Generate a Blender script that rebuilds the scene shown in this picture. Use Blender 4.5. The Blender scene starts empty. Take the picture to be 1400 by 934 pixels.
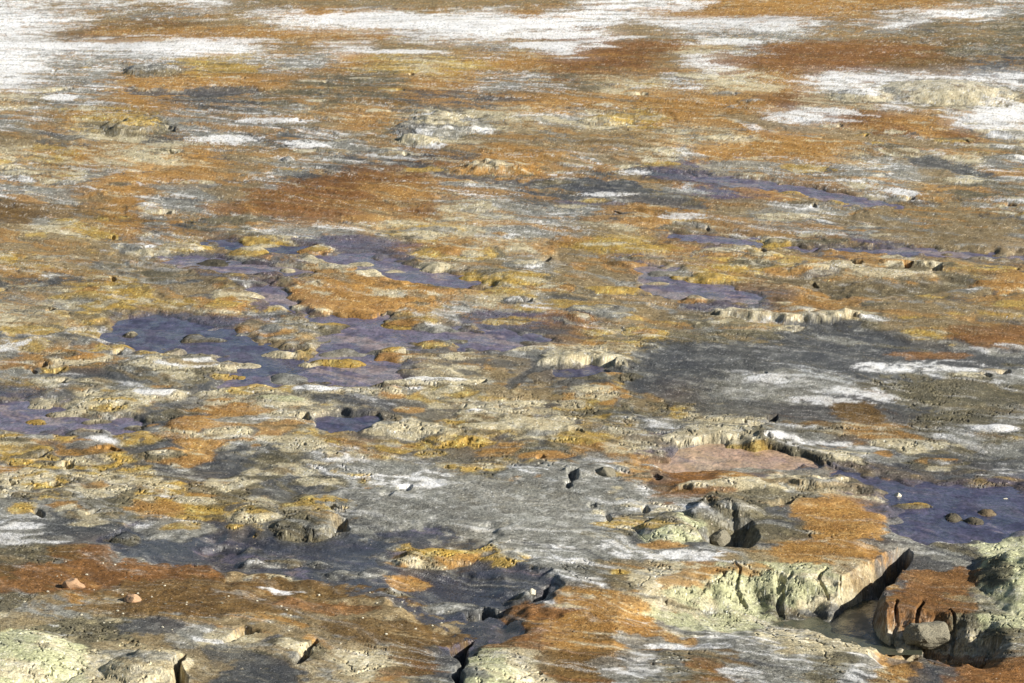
import bpy, math
import numpy as np

scene = bpy.context.scene
R_ = math.radians
# ------------------------------------------------------------------ camera
H, F, CX, CY = 10.0, 4600.0, 700.0, 467.0        # eye height (m), focal length in survey units
PITCH = math.atan(867.0 / F)
cam_d = bpy.data.cameras.new('camera'); cam = bpy.data.objects.new('camera', cam_d)
scene.collection.objects.link(cam); scene.camera = cam
cam.location = (0, 0, H); cam.rotation_euler = (math.pi / 2 - PITCH, 0, 0)
cam_d.sensor_width = 36; cam_d.lens = 36 * F / 1400.0
cam_d.clip_start = 0.5; cam_d.clip_end = 8000
# ------------------------------------------------------------------ light
SUN_EL, SUN_AZ = 27.0, 66.0        # azimuth: degrees to the right of straight behind the camera
sd = (math.cos(R_(SUN_EL)) * math.sin(R_(SUN_AZ)), -math.cos(R_(SUN_EL)) * math.cos(R_(SUN_AZ)), math.sin(R_(SUN_EL)))
world = bpy.data.worlds.new('World'); scene.world = world; world.use_nodes = True
nt = world.node_tree; nt.nodes.clear()
sky = nt.nodes.new('ShaderNodeTexSky'); sky.sky_type = 'NISHITA'; sky.sun_disc = False
sky.sun_elevation = R_(SUN_EL); sky.sun_rotation = math.atan2(sd[0], sd[1])
bg = nt.nodes.new('ShaderNodeBackground'); bg.inputs[1].default_value = 0.05
wo = nt.nodes.new('ShaderNodeOutputWorld')
nt.links.new(sky.outputs[0], bg.inputs[0]); nt.links.new(bg.outputs[0], wo.inputs[0])
sun_d = bpy.data.lights.new('sun', 'SUN'); sun_d.energy = 5.0; sun_d.angle = R_(0.53); sun_d.color = (1.0, 0.965, 0.91)
sun = bpy.data.objects.new('sun', sun_d); scene.collection.objects.link(sun)
from mathutils import Vector
sun.rotation_euler = Vector(sd).to_track_quat('Z', 'Y').to_euler(); sun.location = (30, 0, 40)
scene.view_settings.view_transform = 'Standard'; scene.view_settings.look = 'None'
scene.view_settings.exposure = 0.76; scene.view_settings.gamma = 1.0
scene.view_settings.use_curve_mapping = False

# ------------------------------------------------------------------ noise
rng = np.random.RandomState(7)
PERM = rng.permutation(1024).astype(np.int32)
GA = (rng.rand(1024) * 2 * np.pi).astype(np.float32)
GX, GY = np.cos(GA), np.sin(GA)
def perlin(x, y, s=0):
    xi = np.floor(x).astype(np.int32); yi = np.floor(y).astype(np.int32)
    fx = (x - xi).astype(np.float32); fy = (y - yi).astype(np.float32)
    u = fx * fx * fx * (fx * (fx * 6 - 15) + 10); v = fy * fy * fy * (fy * (fy * 6 - 15) + 10)
    def g(a, b, dx, dy):
        h = PERM[(PERM[(a + s * 131) & 1023] + b + s * 57) & 1023]
        return GX[h] * dx + GY[h] * dy
    n00 = g(xi, yi, fx, fy); n10 = g(xi + 1, yi, fx - 1, fy)
    n01 = g(xi, yi + 1, fx, fy - 1); n11 = g(xi + 1, yi + 1, fx - 1, fy - 1)
    a = n00 + u * (n10 - n00); b = n01 + u * (n11 - n01)
    return (a + v * (b - a)) * 1.5
def fbm(x, y, o=4, s=0, gain=0.5):
    t = np.zeros(x.shape, np.float32); a = 1.0; n = 0.0
    for i in range(o):
        t += a * perlin(x, y, s + i * 7); n += a; a *= gain
        x = x * 2.03 + 13.7; y = y * 2.03 + 5.1
    return t / n * 1.35
def ridged(x, y, o=4, s=0):
    t = np.zeros(x.shape, np.float32); a = 1.0; n = 0.0
    for i in range(o):
        t += a * (1 - np.abs(perlin(x, y, s + i * 7)) * 2.2); n += a; a *= 0.55
        x = x * 2.1 + 3.7; y = y * 2.1 + 15.1
    return t / n
def sstep(a, b, x):
    t = np.clip((x - a) / (b - a), 0, 1); return t * t * (3 - 2 * t)

# ------------------------------------------------------------------ survey <-> ground
cp, sp = math.cos(PITCH), math.sin(PITCH)
def to_ground(px, py, z=0.0):
    px = np.asarray(px, float); py = np.asarray(py, float)
    dy = F * cp + (CY - py) * sp; dz = -F * sp + (CY - py) * cp
    k = (z - H) / dz
    return (px - CX) * k, dy * k
def to_survey(X, Y, Z):
    d = Y * cp - (Z - H) * sp; u = Y * sp + (Z - H) * cp
    d = np.maximum(d, 1.0)
    return CX + F * X / d, CY - F * u / d

# ------------------------------------------------------------------ grid of the ground
vr = np.concatenate([np.arange(1000.0, 640.0, -0.62), np.arange(640.0, -48.0, -0.85)])
_, Yf = to_ground(0 * vr + 700, vr)
Ynear = np.concatenate([np.array([-60., -30., -10., 0., 8., 14., 18., 21., 24., 26., 28.]), np.arange(29.0, Yf[0] - 0.15, 0.25)])
g = []; y = Yf[-1]; st = Yf[-1] - Yf[-2]
while y < 5000:
    st *= 1.12; y += st; g.append(y)
YR = np.concatenate([Ynear, Yf, np.array(g)])
tf = np.arange(-0.176, 0.1761, 1.15 / F)
g = []; t = tf[-1]; st = 1.15 / F
while t < 6:
    st *= 1.25; t += st; g.append(t)
tc = np.concatenate([-np.array(g[::-1]), tf, np.array(g)])
Rn, Cn = len(YR), len(tc)
Y = np.repeat(YR[:, None], Cn, 1); X = tc[None, :] * np.maximum(Y, 26.0)
NX, NY = X.astype(np.float32), Y.astype(np.float32)
print('grid', Rn, Cn)
# noises used everywhere
wA = fbm(NX * 0.55, NY * 0.40, 5, 1); wB = fbm(NX * 0.55 + 40, NY * 0.40, 5, 2)
wC = fbm(NX * 3.1, NY * 2.2, 4, 3); wD = fbm(NX * 3.1 + 9, NY * 2.2, 4, 4)
gC = fbm(NX * 2.6, NY * 1.8, 2, 3); gD = fbm(NX * 2.6 + 9, NY * 1.8, 2, 4)      # smooth versions for the land form

SH = .72 - .85 * sstep(78, 112, Y)        # the run-off turns: down to the right up close, level far away
Z = 0.02 + 0.05 * np.maximum(fbm(NX * 0.16, NY * 0.12, 3, 9), -.4)
WATER = np.zeros(X.shape)           # how much a vertex lies in water or wet mud

def block(x0, x1, y0, y1):
    r0 = np.searchsorted(YR, y0); r1 = np.searchsorted(YR, y1) + 1
    t0 = min(x0 / max(y0, 26), x0 / max(y1, 26)); t1 = max(x1 / max(y0, 26), x1 / max(y1, 26))
    c0 = max(np.searchsorted(tc, t0) - 1, 0); c1 = np.searchsorted(tc, t1) + 1
    return slice(r0, min(r1, Rn)), slice(c0, min(c1, Cn))
def poly_sdf(pts, pad, warp=0.12, aniso=0.42):
    """signed distance (m, positive inside) to a surveyed outline, with a natural wandering edge"""
    gx, gy = to_ground([p[0] for p in pts], [p[1] for p in pts])
    sl = block(gx.min() - pad, gx.max() + pad, gy.min() - pad / aniso, gy.max() + pad / aniso)
    x = X[sl] + warp * (gC[sl] * 1.3 + wA[sl] * .6); y = (Y[sl] + warp / aniso * (gD[sl] * 1.3 + wB[sl] * .6)) * aniso
    gy = gy * aniso
    d = np.full(x.shape, 1e9); ins = np.zeros(x.shape, bool); n = len(gx)
    for i in range(n):
        ax, ay, bx, by = gx[i], gy[i], gx[(i + 1) % n], gy[(i + 1) % n]
        ex, ey = bx - ax, by - ay
        k = np.clip(((x - ax) * ex + (y - ay) * ey) / (ex * ex + ey * ey + 1e-9), 0, 1)
        d = np.minimum(d, (x - ax - k * ex) ** 2 + (y - ay - k * ey) ** 2)
        c = ((ay > y) != (by > y))
        ins ^= c & (x < ex * (y - ay) / (ey if abs(ey) > 1e-9 else 1e-9) + ax)
    d = np.sqrt(d)
    return sl, np.where(ins, d, -d)
def line_dist(pts, pad, warp=0.10, aniso=0.42):
    gx, gy = to_ground([p[0] for p in pts], [p[1] for p in pts])
    w = [p[2] for p in pts]
    sl = block(gx.min() - pad, gx.max() + pad, gy.min() - pad / aniso, gy.max() + pad / aniso)
    x = X[sl] + warp * (gC[sl] + wA[sl]); y = (Y[sl] + warp / aniso * (gD[sl] + wB[sl])) * aniso
    gy = gy * aniso
    best = np.full(x.shape, 1e9); side = np.zeros(x.shape); 
    for i in range(len(gx) - 1):
        ax, ay, bx, by = gx[i], gy[i], gx[i + 1], gy[i + 1]
        ex, ey = bx - ax, by - ay
        k = np.clip(((x - ax) * ex + (y - ay) * ey) / (ex * ex + ey * ey + 1e-9), 0, 1)
        ww = w[i] + (w[i + 1] - w[i]) * k
        dd = np.hypot(x - ax - k * ex, y - ay - k * ey) / ww
        m = dd < best
        side = np.where(m, np.sign((x - ax) * ey - (y - ay) * ex), side)
        best = np.minimum(best, dd)
    return sl, best, side      # 0 at the line, 1 at its edge; side +1 is nearer the eye when the line runs left to right

# ------------------------------------------------------------------ the mineral stain survey (one letter a cell; dark cells at the gorge paint its shade)
ROWY = [0,12,25,40,55,75,100,125,150,175,200,225,250,275,300,325,350,375,400,425,450,475,500,525,550,575,600,625,650,680,710,740,770,800,830,860,890,934]
STAIN = """WTWTTWTTTTTTTTTTWWWOOOOOOOTG
WWTGGTTWOOWTTWOWWWOOOOOOTWWG
WWTBBTTTWWWWWWWWWTWWWWGTWKTK
WTBOOOOOOOOWWWTRWTTGGGTTKKTK
WWWWWWWTTWTTTGTWRRRLGRRRRBKK
WGGGGYYGGOYLYOORRRTWRRRRBBDD
WGGOOOOOKKKOOGGKLLGLLOWWWWWW
LWWOODDKKKKDDDOOOOOOORLLWLLL
GTYYGGWGTOOLLLLGLYOOOWWROOWW
TDLLDWGDGGTGLTTTTTLLOOOORORL
LYOLLOTTGGGDDOOTGLGOOOOLGGLG
GLGOOOTGDRRROOOGDDPPLGGGGTGG
WWOOWWTRRROOGGDDPDGPPOOLGTKK
BWTOWWRRRRTRLLGGGOOTTWGTTBTG
TLYODKKGGGLYLGGGTLOOWWWGTTTT
TTTGGYPYPPPOOLLOYYOPYYTPPTTP
YTTGGPDPLLPPLTGTTPLYKLOLLTTT
DDYYGGPOOOOOOYYTTPYYOOOOOODO
LLGYYOYPPOOOGLGDTTPPPOOTTTTT
LLYPPPPGLDPYGPPRGTTKLGDKTTTT
GDGPPPPTLPPPGPDOYKKKKKDDDYRR
GOOGLLPPYYPTTTGLLKDGKGDGDWGG
GWDDKKPDPPPLLTTDDDDKGWWGWWWG
PWLWLDLLDDGYLTTTYDOKGKWBWKGK
PPLLDOOLLDDLTLYYKKYLLBBBKKKG
GPPPDOLLYTLLYLLTTDGDGGKOOKWK
YTOTDYGKGOYYYOKKOLPPPWGWGKGG
OYYYDDDKGGGWLKDGGOOOOPPPDKKG
KYLLYOKGDGWWGDGDGGRRLLLPPPPP
WGKKOYYLKKGWDDGGGGGKKDOOPPPP
WDDDGDYDDGGDDGWGGGNKKKOOGPPP
KBRGGKDDDDGYYYGGGGWWTOOOODDN
BBRRRRRBDDDODDGGKTLONNLODTBN
KBBRRRRRBBBDDDGOOLLNNNLDRRKN
LKLKBBTTTTTBDKRROOGNNKDDRRKN
NNKKTGLTTTTBDRROOOGGWLLLLKLK
NNLLLTDDTLLBDNLBBGKBGGKGODRR""".split('\n')
for k in range(7, 37):          # bright white crust only lies in the far part
    keep = 28 if k > 8 else 20
    STAIN[k] = STAIN[k][:keep].replace('W', 'G') + STAIN[k][keep:]
CL = 'WTORBGDKYLNPV'
PAL = {  # sRGB of the dry mineral: main, second, accent
 'W': ((250,249,246),(238,235,228),(222,216,202)),
 'T': ((156,136,98),(132,114,82),(186,170,136)),
 'O': ((184,140,76),(160,116,60),(206,168,108)),
 'R': ((142,99,54),(118,82,46),(178,130,82)),
 'B': ((124,96,54),(98,76,44),(152,122,74)),
 'G': ((152,151,140),(122,119,108),(208,206,196)),
 'D': ((90,90,88),(66,67,70),(132,132,126)),
 'K': ((118,109,84),(86,82,66),(156,145,110)),
 'Y': ((202,164,76),(168,140,72),(226,206,132)),
 'L': ((224,211,172),(192,177,140),(244,236,210)),
 'N': ((206,203,160),(180,182,138),(228,222,190)),
 'P': ((108,98,116),(84,78,98),(156,132,118)),
 'V': ((64,65,76),(48,49,60),(96,94,94))}
PART = {'W':'GT','T':'GO','O':'LB','R':'BO','B':'RT','G':'WD','D':'GK','K':'GT','Y':'LK','L':'TG','N':'LK','P':'DT','V':'DP'}
def lin(c):
    c = np.array(c, float) / 255; return np.where(c < 0.04045, c / 12.92, ((c + 0.055) / 1.055) ** 2.4)
PALA = np.array([[lin(k) * (.92 if c == 'W' else .80) for k in PAL[c]] for c in CL])
P1 = np.array([CL.index(PART[c][0]) for c in CL]); P2 = np.array([CL.index(PART[c][1]) for c in CL])

# ------------------------------------------------------------------ water and wet mud (surveyed outlines)
WATERS = [
 ('stream', 'P', [(325,386),(372,383),(392,402),(412,424),(470,427),(532,430),(560,442),(640,444),(745,454),(750,468),(655,480),(600,470),(545,474),(548,492),(556,520),(500,530),(430,522),(350,530),(296,532),(318,510),(395,500),(425,482),(440,456),(430,441),(395,426),(338,404)]),
 ('stream', 'V', [(172,428),(240,430),(332,450),(400,470),(424,500),(345,514),(318,496),(250,480),(192,482),(148,472),(130,456),(152,440)]),
 ('stream', 'P', [(-60,538),(20,540),(70,547),(112,560),(152,570),(205,573),(178,592),(100,590),(-60,584)]),
 ('stream', 'P', [(218,344),(300,349),(400,364),(470,371),(400,379),(300,372),(250,360)]),
 ('stream', 'V', [(286,326),(335,332),(420,338),(428,346),(350,344),(300,337)]),
 ('stream', 'P', [(430,344),(500,344),(565,358),(640,373),(686,389),(640,395),(560,388),(480,370),(445,356)]),
 ('stream', 'P', [(880,364),(932,361),(938,379),(1000,390),(1054,405),(1044,415),(980,411),(910,402),(882,395),(872,378)]),
 ('stream', 'V', [(1085,633),(1150,640),(1250,652),(1330,658),(1460,664),(1460,722),(1330,736),(1270,742),(1232,730),(1215,712),(1232,700),(1192,690),(1196,672),(1130,655)]),
 ('puddle', 'O', [(925,608),(960,603),(1040,606),(1100,622),(1125,635),(1080,637),(1020,634),(960,642),(900,641),(888,634),(922,630)]),
 ('stream', 'P', [(938,234),(1010,242),(1080,249),(1180,268),(1240,281),(1160,279),(1080,263),(1000,256),(948,246)]),
 ('stream', 'P', [(918,317),(1030,324),(1100,336),(1250,337),(1440,350),(1440,356),(1300,349),(1180,347),(1060,341),(1000,334),(920,325)]),
 ('puddle', 'V', [(428,577),(500,578),(520,570),(506,591),(440,590)]),
 ('puddle', 'V', [(752,505),(800,500),(830,508),(802,517),(760,516)]),
]
WLEV = -0.035
MARG = np.zeros(X.shape)
wmasks = []
for name, c, pts in WATERS:
    big = name == 'stream'
    sl, d = poly_sdf(pts, 0.6, 0.16 if big else 0.06)
    d = d - .13 * big * (len(pts) > 9 or c == 'P')
    m = sstep(-0.30, 0.16, d) if big else sstep(-0.05, 0.05, d)
    Z[sl] = Z[sl] * (1 - sstep(-0.3, 0, d)) - 0.075 * m
    WATER[sl] = np.maximum(WATER[sl], m)
    wmasks.append((name, c, sl, d))
    MARG[sl] = np.maximum(MARG[sl], 1 - sstep(0, .75, -d + .35 * wA[sl]))
# shallow wet mud flats and run-off channels: (points with half width in m), depth, letter
RUNS = [
 ([(320,512,.22),(262,545,.28),(205,574,.34),(192,598,.38),(240,632,.42),(330,652,.36),(430,664,.3),(475,690,.22)], .03, 'D'),
 ([(310,758,.35),(400,768,.7),(480,772,.7),(560,784,.5),(610,800,.7),(640,835,.55),(628,872,.25)], .10, 'V'),
 ([(600,806,.4),(680,798,.5),(738,802,.25)], .08, 'V'),
 ([(460,214,.15),(560,226,.15),(622,241,.2),(700,250,.2),(765,252,.25),(850,262,.7),(940,280,.4)], .02, 'D'),
 ([(180,125,.3),(260,130,.6),(330,125,.4)], .04, 'D'),
 ([(1110,455,.6),(1170,470,.7),(1260,483,.5),(1400,495,.3)], .04, 'D'),
 ([(690,470,.2),(740,500,.15),(700,525,.15)], .02, 'D'),
 ([(850,500,.5),(930,520,.8),(1000,510,.5)], .03, 'D'),
 ([(1230,755,.4),(1290,760,.4),(1350,748,.3)], .03, 'D'),
 ([(160,740,.2),(210,738,.4),(300,745,.4)], .05, 'V'),
 ([(560,725,.2),(620,735,.4),(660,728,.2)], .05, 'V'),
 ([(740,180,.2),(800,205,.3),(900,260,.2)], .02, 'T'),
 ([(790,350,.4),(860,380,.7),(900,420,.5)], .03, 'T'),
 ([(170,345,.3),(230,370,.4),(250,395,.5)], .04, 'T'),
 ([(1060,380,.2),(1150,393,.4),(1260,395,.4),(1310,385,.3)], .03, 'K'),
 ([(1000,160,.3),(1110,180,.5),(1250,195,.4),(1400,215,.3)], .03, 'T'),
 ([(1220,210,.2),(1290,225,.4),(1350,245,.3)], .03, 'D'),
 ([(1100,270,.5),(1220,300,1.2),(1400,320,1.4)], .04, 'T'),
]
paint = []      # (slice, mask, letter)
for pts, dep, c in RUNS:
    sl, b, _ = line_dist(pts, 1.6, 0.2)
    m = 1 - sstep(0.45, 1.5, b)
    Z[sl] = Z[sl] - dep * m
    paint.append((sl, b + 0.25 * gD[sl] < 1.0, c))

# ------------------------------------------------------------------ mounds (things): x, y, rx, ry, height m, crest, flank, name, category, label
M = [
 (500,404,112,24,.10,'O','O','mineral_mound','wide low orange mound enclosed by the bend of the violet stream'),
 (312,580,92,34,.16,'O','O','mineral_mound','large rust-orange mound right of the grey run-off bend on the left'),
 (315,597,34,8,.10,'L','L','mineral_mound','pale ring-shaped rim set on the large rust-orange mound'),
 (385,551,40,8,.17,'N','L','mineral_mound','pale green-white lump at the back of the large rust-orange mound'),
 (346,344,27,8,.17,'L','Y','mineral_mound','small round yellow-orange islet with cream top beside upper violet water'),
 (250,338,36,6,.12,'L','Y','mineral_mound','low yellow lump left of the round yellow islet in upper violet water'),
 (455,367,36,8,.17,'L','O','mineral_mound','cream-topped orange mound on the left bank of the upper middle stream'),
 (432,342,24,6,.13,'Y','O','mineral_mound','small orange lump at the head of the upper middle stream'),
 (303,423,38,9,.14,'Y','O','mineral_mound','bright orange-yellow mound above the left violet basin'),
 (152,397,28,7,.13,'L','Y','mineral_mound','yellow mound with small black hole and pale cap on the left'),
 (122,432,30,9,.15,'Y','K','mineral_mound','olive-yellow mound touching the left end of the violet basin'),
 (178,456,16,5,.08,'L','K','mineral_mound','small cream islet at the left end of the violet basin'),
 (108,490,44,13,.17,'O','L','mineral_mound','orange-topped mound with cream foot below the violet basin'),
 (265,461,20,6,.10,'K','K','mineral_mound','dark olive islet in the middle of the violet basin'),
 (256,501,72,11,.12,'W','L','mineral_mound','long whitish crusted island along the lower edge of the violet basin'),
 (206,540,48,9,.14,'W','L','mineral_mound','bright white crusted mound above the grey run-off'),
 (150,553,48,7,.10,'Y','L','mineral_mound','yellow-cream bank between left pool and bright white mound'),
 (386,456,56,17,.13,'L','T','mineral_mound','broad beige mound with pale margin between basin and stream'),
 (384,484,27,5,.10,'L','L','mineral_mound','thin cream islet below the broad beige mound'),
 (393,515,30,8,.10,'G','G','mineral_mound','grey-white islet in the lower reach of the violet stream'),
 (468,494,46,7,.10,'Y','Y','mineral_mound','flat yellow lens-shaped island in the violet stream'),
 (420,535,75,5,.14,'W','L','mineral_mound','long whitish ridge above the dark hollow'),
 (558,444,40,8,.12,'O','Y','mineral_mound','yellow mound with orange top at the upper shore of violet stream'),
 (598,469,28,5,.10,'O','Y','mineral_mound','small ochre bar on the violet flat'),
 (530,479,27,8,.13,'Y','L','mineral_mound','ochre hump with cream end beside the violet flat'),
 (594,366,25,6,.20,'L','L','mineral_mound','cream rounded lump standing in the upper middle stream'),
 (628,347,54,10,.17,'O','Y','mineral_mound','orange-yellow dome behind the cream lump of the upper middle stream'),
 (715,362,34,6,.16,'L','G','mineral_mound','grey-white smooth hump with a black hole at its right end'),
 (702,383,46,10,.20,'Y','Y','mineral_mound','deep yellow hump with dark flecks right of the upper middle stream'),
 (755,396,36,6,.10,'L','O','mineral_mound','orange bank with cream edge below the deep yellow hump'),
 (709,413,20,4,.15,'G','G','mineral_mound','small grey-white lump with dark right side on dark mud'),
 (789,436,22,7,.14,'O','R','mineral_mound','small rust-orange dome in the centre right'),
 (824,453,32,5,.12,'Y','Y','mineral_mound','low yellow ridge below the rust-orange dome'),
 (884,456,36,10,.13,'O','Y','mineral_mound','orange-cream mound with scalloped edge in the centre right'),
 (597,522,60,5,.14,'W','L','mineral_mound','narrow whitish ridge with a black hollow at its right tip'),
 (530,536,27,8,.12,'O','O','mineral_mound','small orange mound left of the narrow whitish ridge'),
 (612,537,42,7,.10,'L','Y','mineral_mound','yellow-cream mound below the narrow whitish ridge'),
 (649,566,24,4,.12,'W','L','mineral_mound','tiny bright white hump on beige mud in the centre'),
 (817,548,44,14,.15,'L','O','mineral_mound','orange dome with a pale rim below the puddle crater'),
 (880,560,34,14,.09,'T','K','mineral_mound','dull ochre swell right of the orange dome'),
 (624,600,52,12,.20,'Y','Y','mineral_mound','deep ochre-yellow hump above the grey salt flat'),
 (648,640,42,7,.13,'L','Y','mineral_mound','bright cream-yellow bar at the head of the grey salt flat'),
 (1058,331,28,7,.18,'L','Y','mineral_mound','yellow-cream mound on the upper bank of the thin lilac stream'),
 (988,346,34,6,.15,'L','O','mineral_mound','pale lump with orange foot under the thin lilac stream'),
 (1048,352,30,6,.16,'L','O','mineral_mound','second cream lump with deep orange foot under the thin lilac stream'),
 (972,381,36,6,.17,'Y','Y','mineral_mound','bright yellow bank above the right-hand lilac pool'),
 (950,409,24,5,.14,'L','O','mineral_mound','small cream hump below the right-hand lilac pool'),
 (1112,371,36,8,.22,'L','G','mineral_mound','whitish peaked mound with long cream apron right of centre'),
 (1158,364,26,5,.18,'L','L','mineral_mound','cream hump with black hollow at its right end'),
 (1196,360,24,8,.18,'O','O','mineral_mound','smooth orange dome between two cream humps'),
 (1228,362,26,7,.26,'L','L','mineral_mound','tallest rounded cream hump right of the smooth orange dome'),
 (1280,365,28,6,.18,'L','K','mineral_mound','rough cream and olive hump at the right end of the row'),
 (1362,397,46,9,.22,'O','O','mineral_mound','bright orange elongated dome by the right edge'),
 (1088,425,38,6,.15,'O','O','mineral_mound','low orange hump above the long white ledge'),
 (1010,577,56,7,.20,'L','L','mineral_mound','smooth elongated cream hump above the tan puddle'),
 (1357,586,30,6,.17,'W','W','mineral_mound','snow-white crust lump with black cracks near the right edge'),
 (1300,128,95,17,.60,'L','L','mineral_mound','broad pale yellow hill among white crust at the upper right'),
 (1178,134,46,9,.40,'W','L','mineral_mound','whitish hillock left of the broad pale yellow hill'),
 (188,176,46,11,.40,'Y','K','mineral_mound','yellow-crested mound with white streaks at the upper left'),
 (212,98,42,7,.35,'G','K','mineral_mound','grey mound below the white streaks at the upper left'),
 (392,221,12,4,.22,'W','G','mineral_mound','tiny whitish peak left of the upper centre'),
 (600,172,66,18,.35,'L','G','mineral_mound','wide pale crusted mound in the upper centre'),
 (578,155,12,3,.16,'L','L','mineral_mound','tiny cream knob on the wide pale crusted mound'),
 (578,194,28,6,.30,'L','L','mineral_mound','cream knoll below the wide pale crusted mound'),
 (682,232,56,9,.35,'L','O','mineral_mound','orange mound with a cream cap above the dark run-off'),
 (830,166,34,5,.25,'Y','Y','mineral_mound','yellow hummock right of the upper centre'),
 (150,298,22,4,.20,'O','Y','mineral_mound','orange-yellow knob above dark olive ground on the left'),
 (84,303,18,4,.17,'Y','L','mineral_mound','pale yellow knob at the left edge of the dark olive ground'),
 (85,677,25,6,.10,'Y','Y','mineral_mound','small bright yellow hump in the lower left'),
 (128,633,60,12,.09,'Y','Y','mineral_mound','wide golden yellow mound in the left foreground'),
 (170,736,22,8,.13,'D','K','mineral_mound','dark grey knobbly mound in the lower left hollow'),
 (430,716,52,18,.24,'K','K','mineral_mound','furrowed olive mound with overhanging edge above the dark mud'),
 (352,703,36,12,.20,'Y','L','mineral_mound','crumbly yellow-cream mound above the small blue pool'),
 (600,757,62,12,.14,'Y','O','mineral_mound','bright yellow crusted rim behind the navy mud pot'),
 (612,813,42,8,.16,'G','G','mud_mound','pale grey smooth hump in the navy mud pot'),
 (660,818,24,7,.13,'D','D','mud_mound','dark folded hump beside the pale grey hump'),
 (712,810,30,7,.13,'K','D','mud_mound','olive-grey hump at the right end of the navy mud pot'),
 (350,762,22,5,.11,'G','D','mud_mound','pale-topped mud hump at the left of the dark mud strip'),
 (393,760,26,7,.15,'D','D','mud_mound','rounded dark mud hump in the middle of the dark mud strip'),
 (440,764,20,4,.09,'G','D','mud_mound','thin grey mud hump right of the rounded dark one'),
 (472,778,26,6,.11,'G','D','mud_mound','pale mud hump near the right end of the dark mud strip'),
 (514,776,20,6,.11,'D','G','mud_mound','last mud hump at the right end of the dark mud strip'),
 (545,800,20,4,.09,'G','K','mud_mound','low grey bar between the dark strip and the navy mud pot'),
 (918,729,46,21,.40,'N','N','mineral_mound','pale green dome with orange skirt left of the black crater'),
 (1250,690,36,5,.09,'Y','K','mineral_mound','slim yellow-edged island in the violet-blue pool'),
 (1352,700,20,5,.07,'T','T','mineral_mound','tan mud bar in the right part of the violet-blue pool'),
 (1335,711,20,6,.08,'K','K','mineral_mound','dark olive islet in front of the tan mud bar'),
 (1305,708,16,8,.08,'K','K','mineral_mound','small speckled islet right of the slim yellow-edged island'),
 (336,948,74,30,.20,'D','D','mineral_mound','dark blue-grey boulder-like dome at the bottom left'),
 (392,892,50,14,.14,'L','K','mineral_mound','cream-topped hump with a black crack at the bottom left'),
]
mound_regions = []
pxm = lambda Yv: F / Yv * 0.985
def ell(cx, cy, rx, ry, pad, warp=0.22, h=0.0):
    gx, gy = to_ground(cx, cy); _, g1 = to_ground(cx, cy + 1)
    mx = rx / pxm(gy); my = ry * (gy - g1)
    sl = block(gx - mx * pad, gx + mx * pad, gy - my * pad, gy + my * pad)
    dx = (X[sl] - gx) / mx; dy = (Y[sl] - gy) / my
    fs = min(1.0, 0.5 / mx) 
    dx = dx + warp * (wA[sl] + 0.8 * gC[sl]); dy = dy + warp * (wB[sl] + 0.8 * gD[sl])
    return sl, dx, dy, np.hypot(dx, dy), mx, my
for i, (cx, cy, rx, ry, h, top, fl, nm, lab) in enumerate(M):
    sl, dx, dy, r, mx, my = ell(cx, cy, rx, ry, 1.9, .12 if 'hill' in lab else .36)
    if nm == 'mud_mound' or 'dark grey knobbly' in lab: h = .11
    lump = 1 + 0.25 * gC[sl] + 0.25 * wA[sl]
    if 'pale yellow hill' in lab: lump = 1 + .15 * wA[sl]
    prof = np.clip(1 - r ** 2.2, 0, 1) ** 1.15
    h = h * (0.42 if cy > 250 else 0.5) * (0.7 if (rx > 60 and cy > 300) else 1)
    prof *= 0.72 + 0.28 * np.clip(0.5 - 0.5 * dy * -1, 0, 1)        # crest towards the far side
    Z[sl] = Z[sl] + h * prof * lump if nm == 'mud_mound' else np.maximum(Z[sl], Z[sl] * (1 - prof) + h * prof * lump)
    # the top and the flank
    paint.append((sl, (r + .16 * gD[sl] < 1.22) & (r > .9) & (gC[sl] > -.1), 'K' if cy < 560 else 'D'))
    paint.append((sl, (r < 1.02), fl))
    cm = np.hypot(dx, dy - 0.22) + 0.30 * gD[sl] < 0.62
    paint.append((sl, cm, top))
    mound_regions.append((sl, r < 0.97, cm & (top != fl)))

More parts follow.
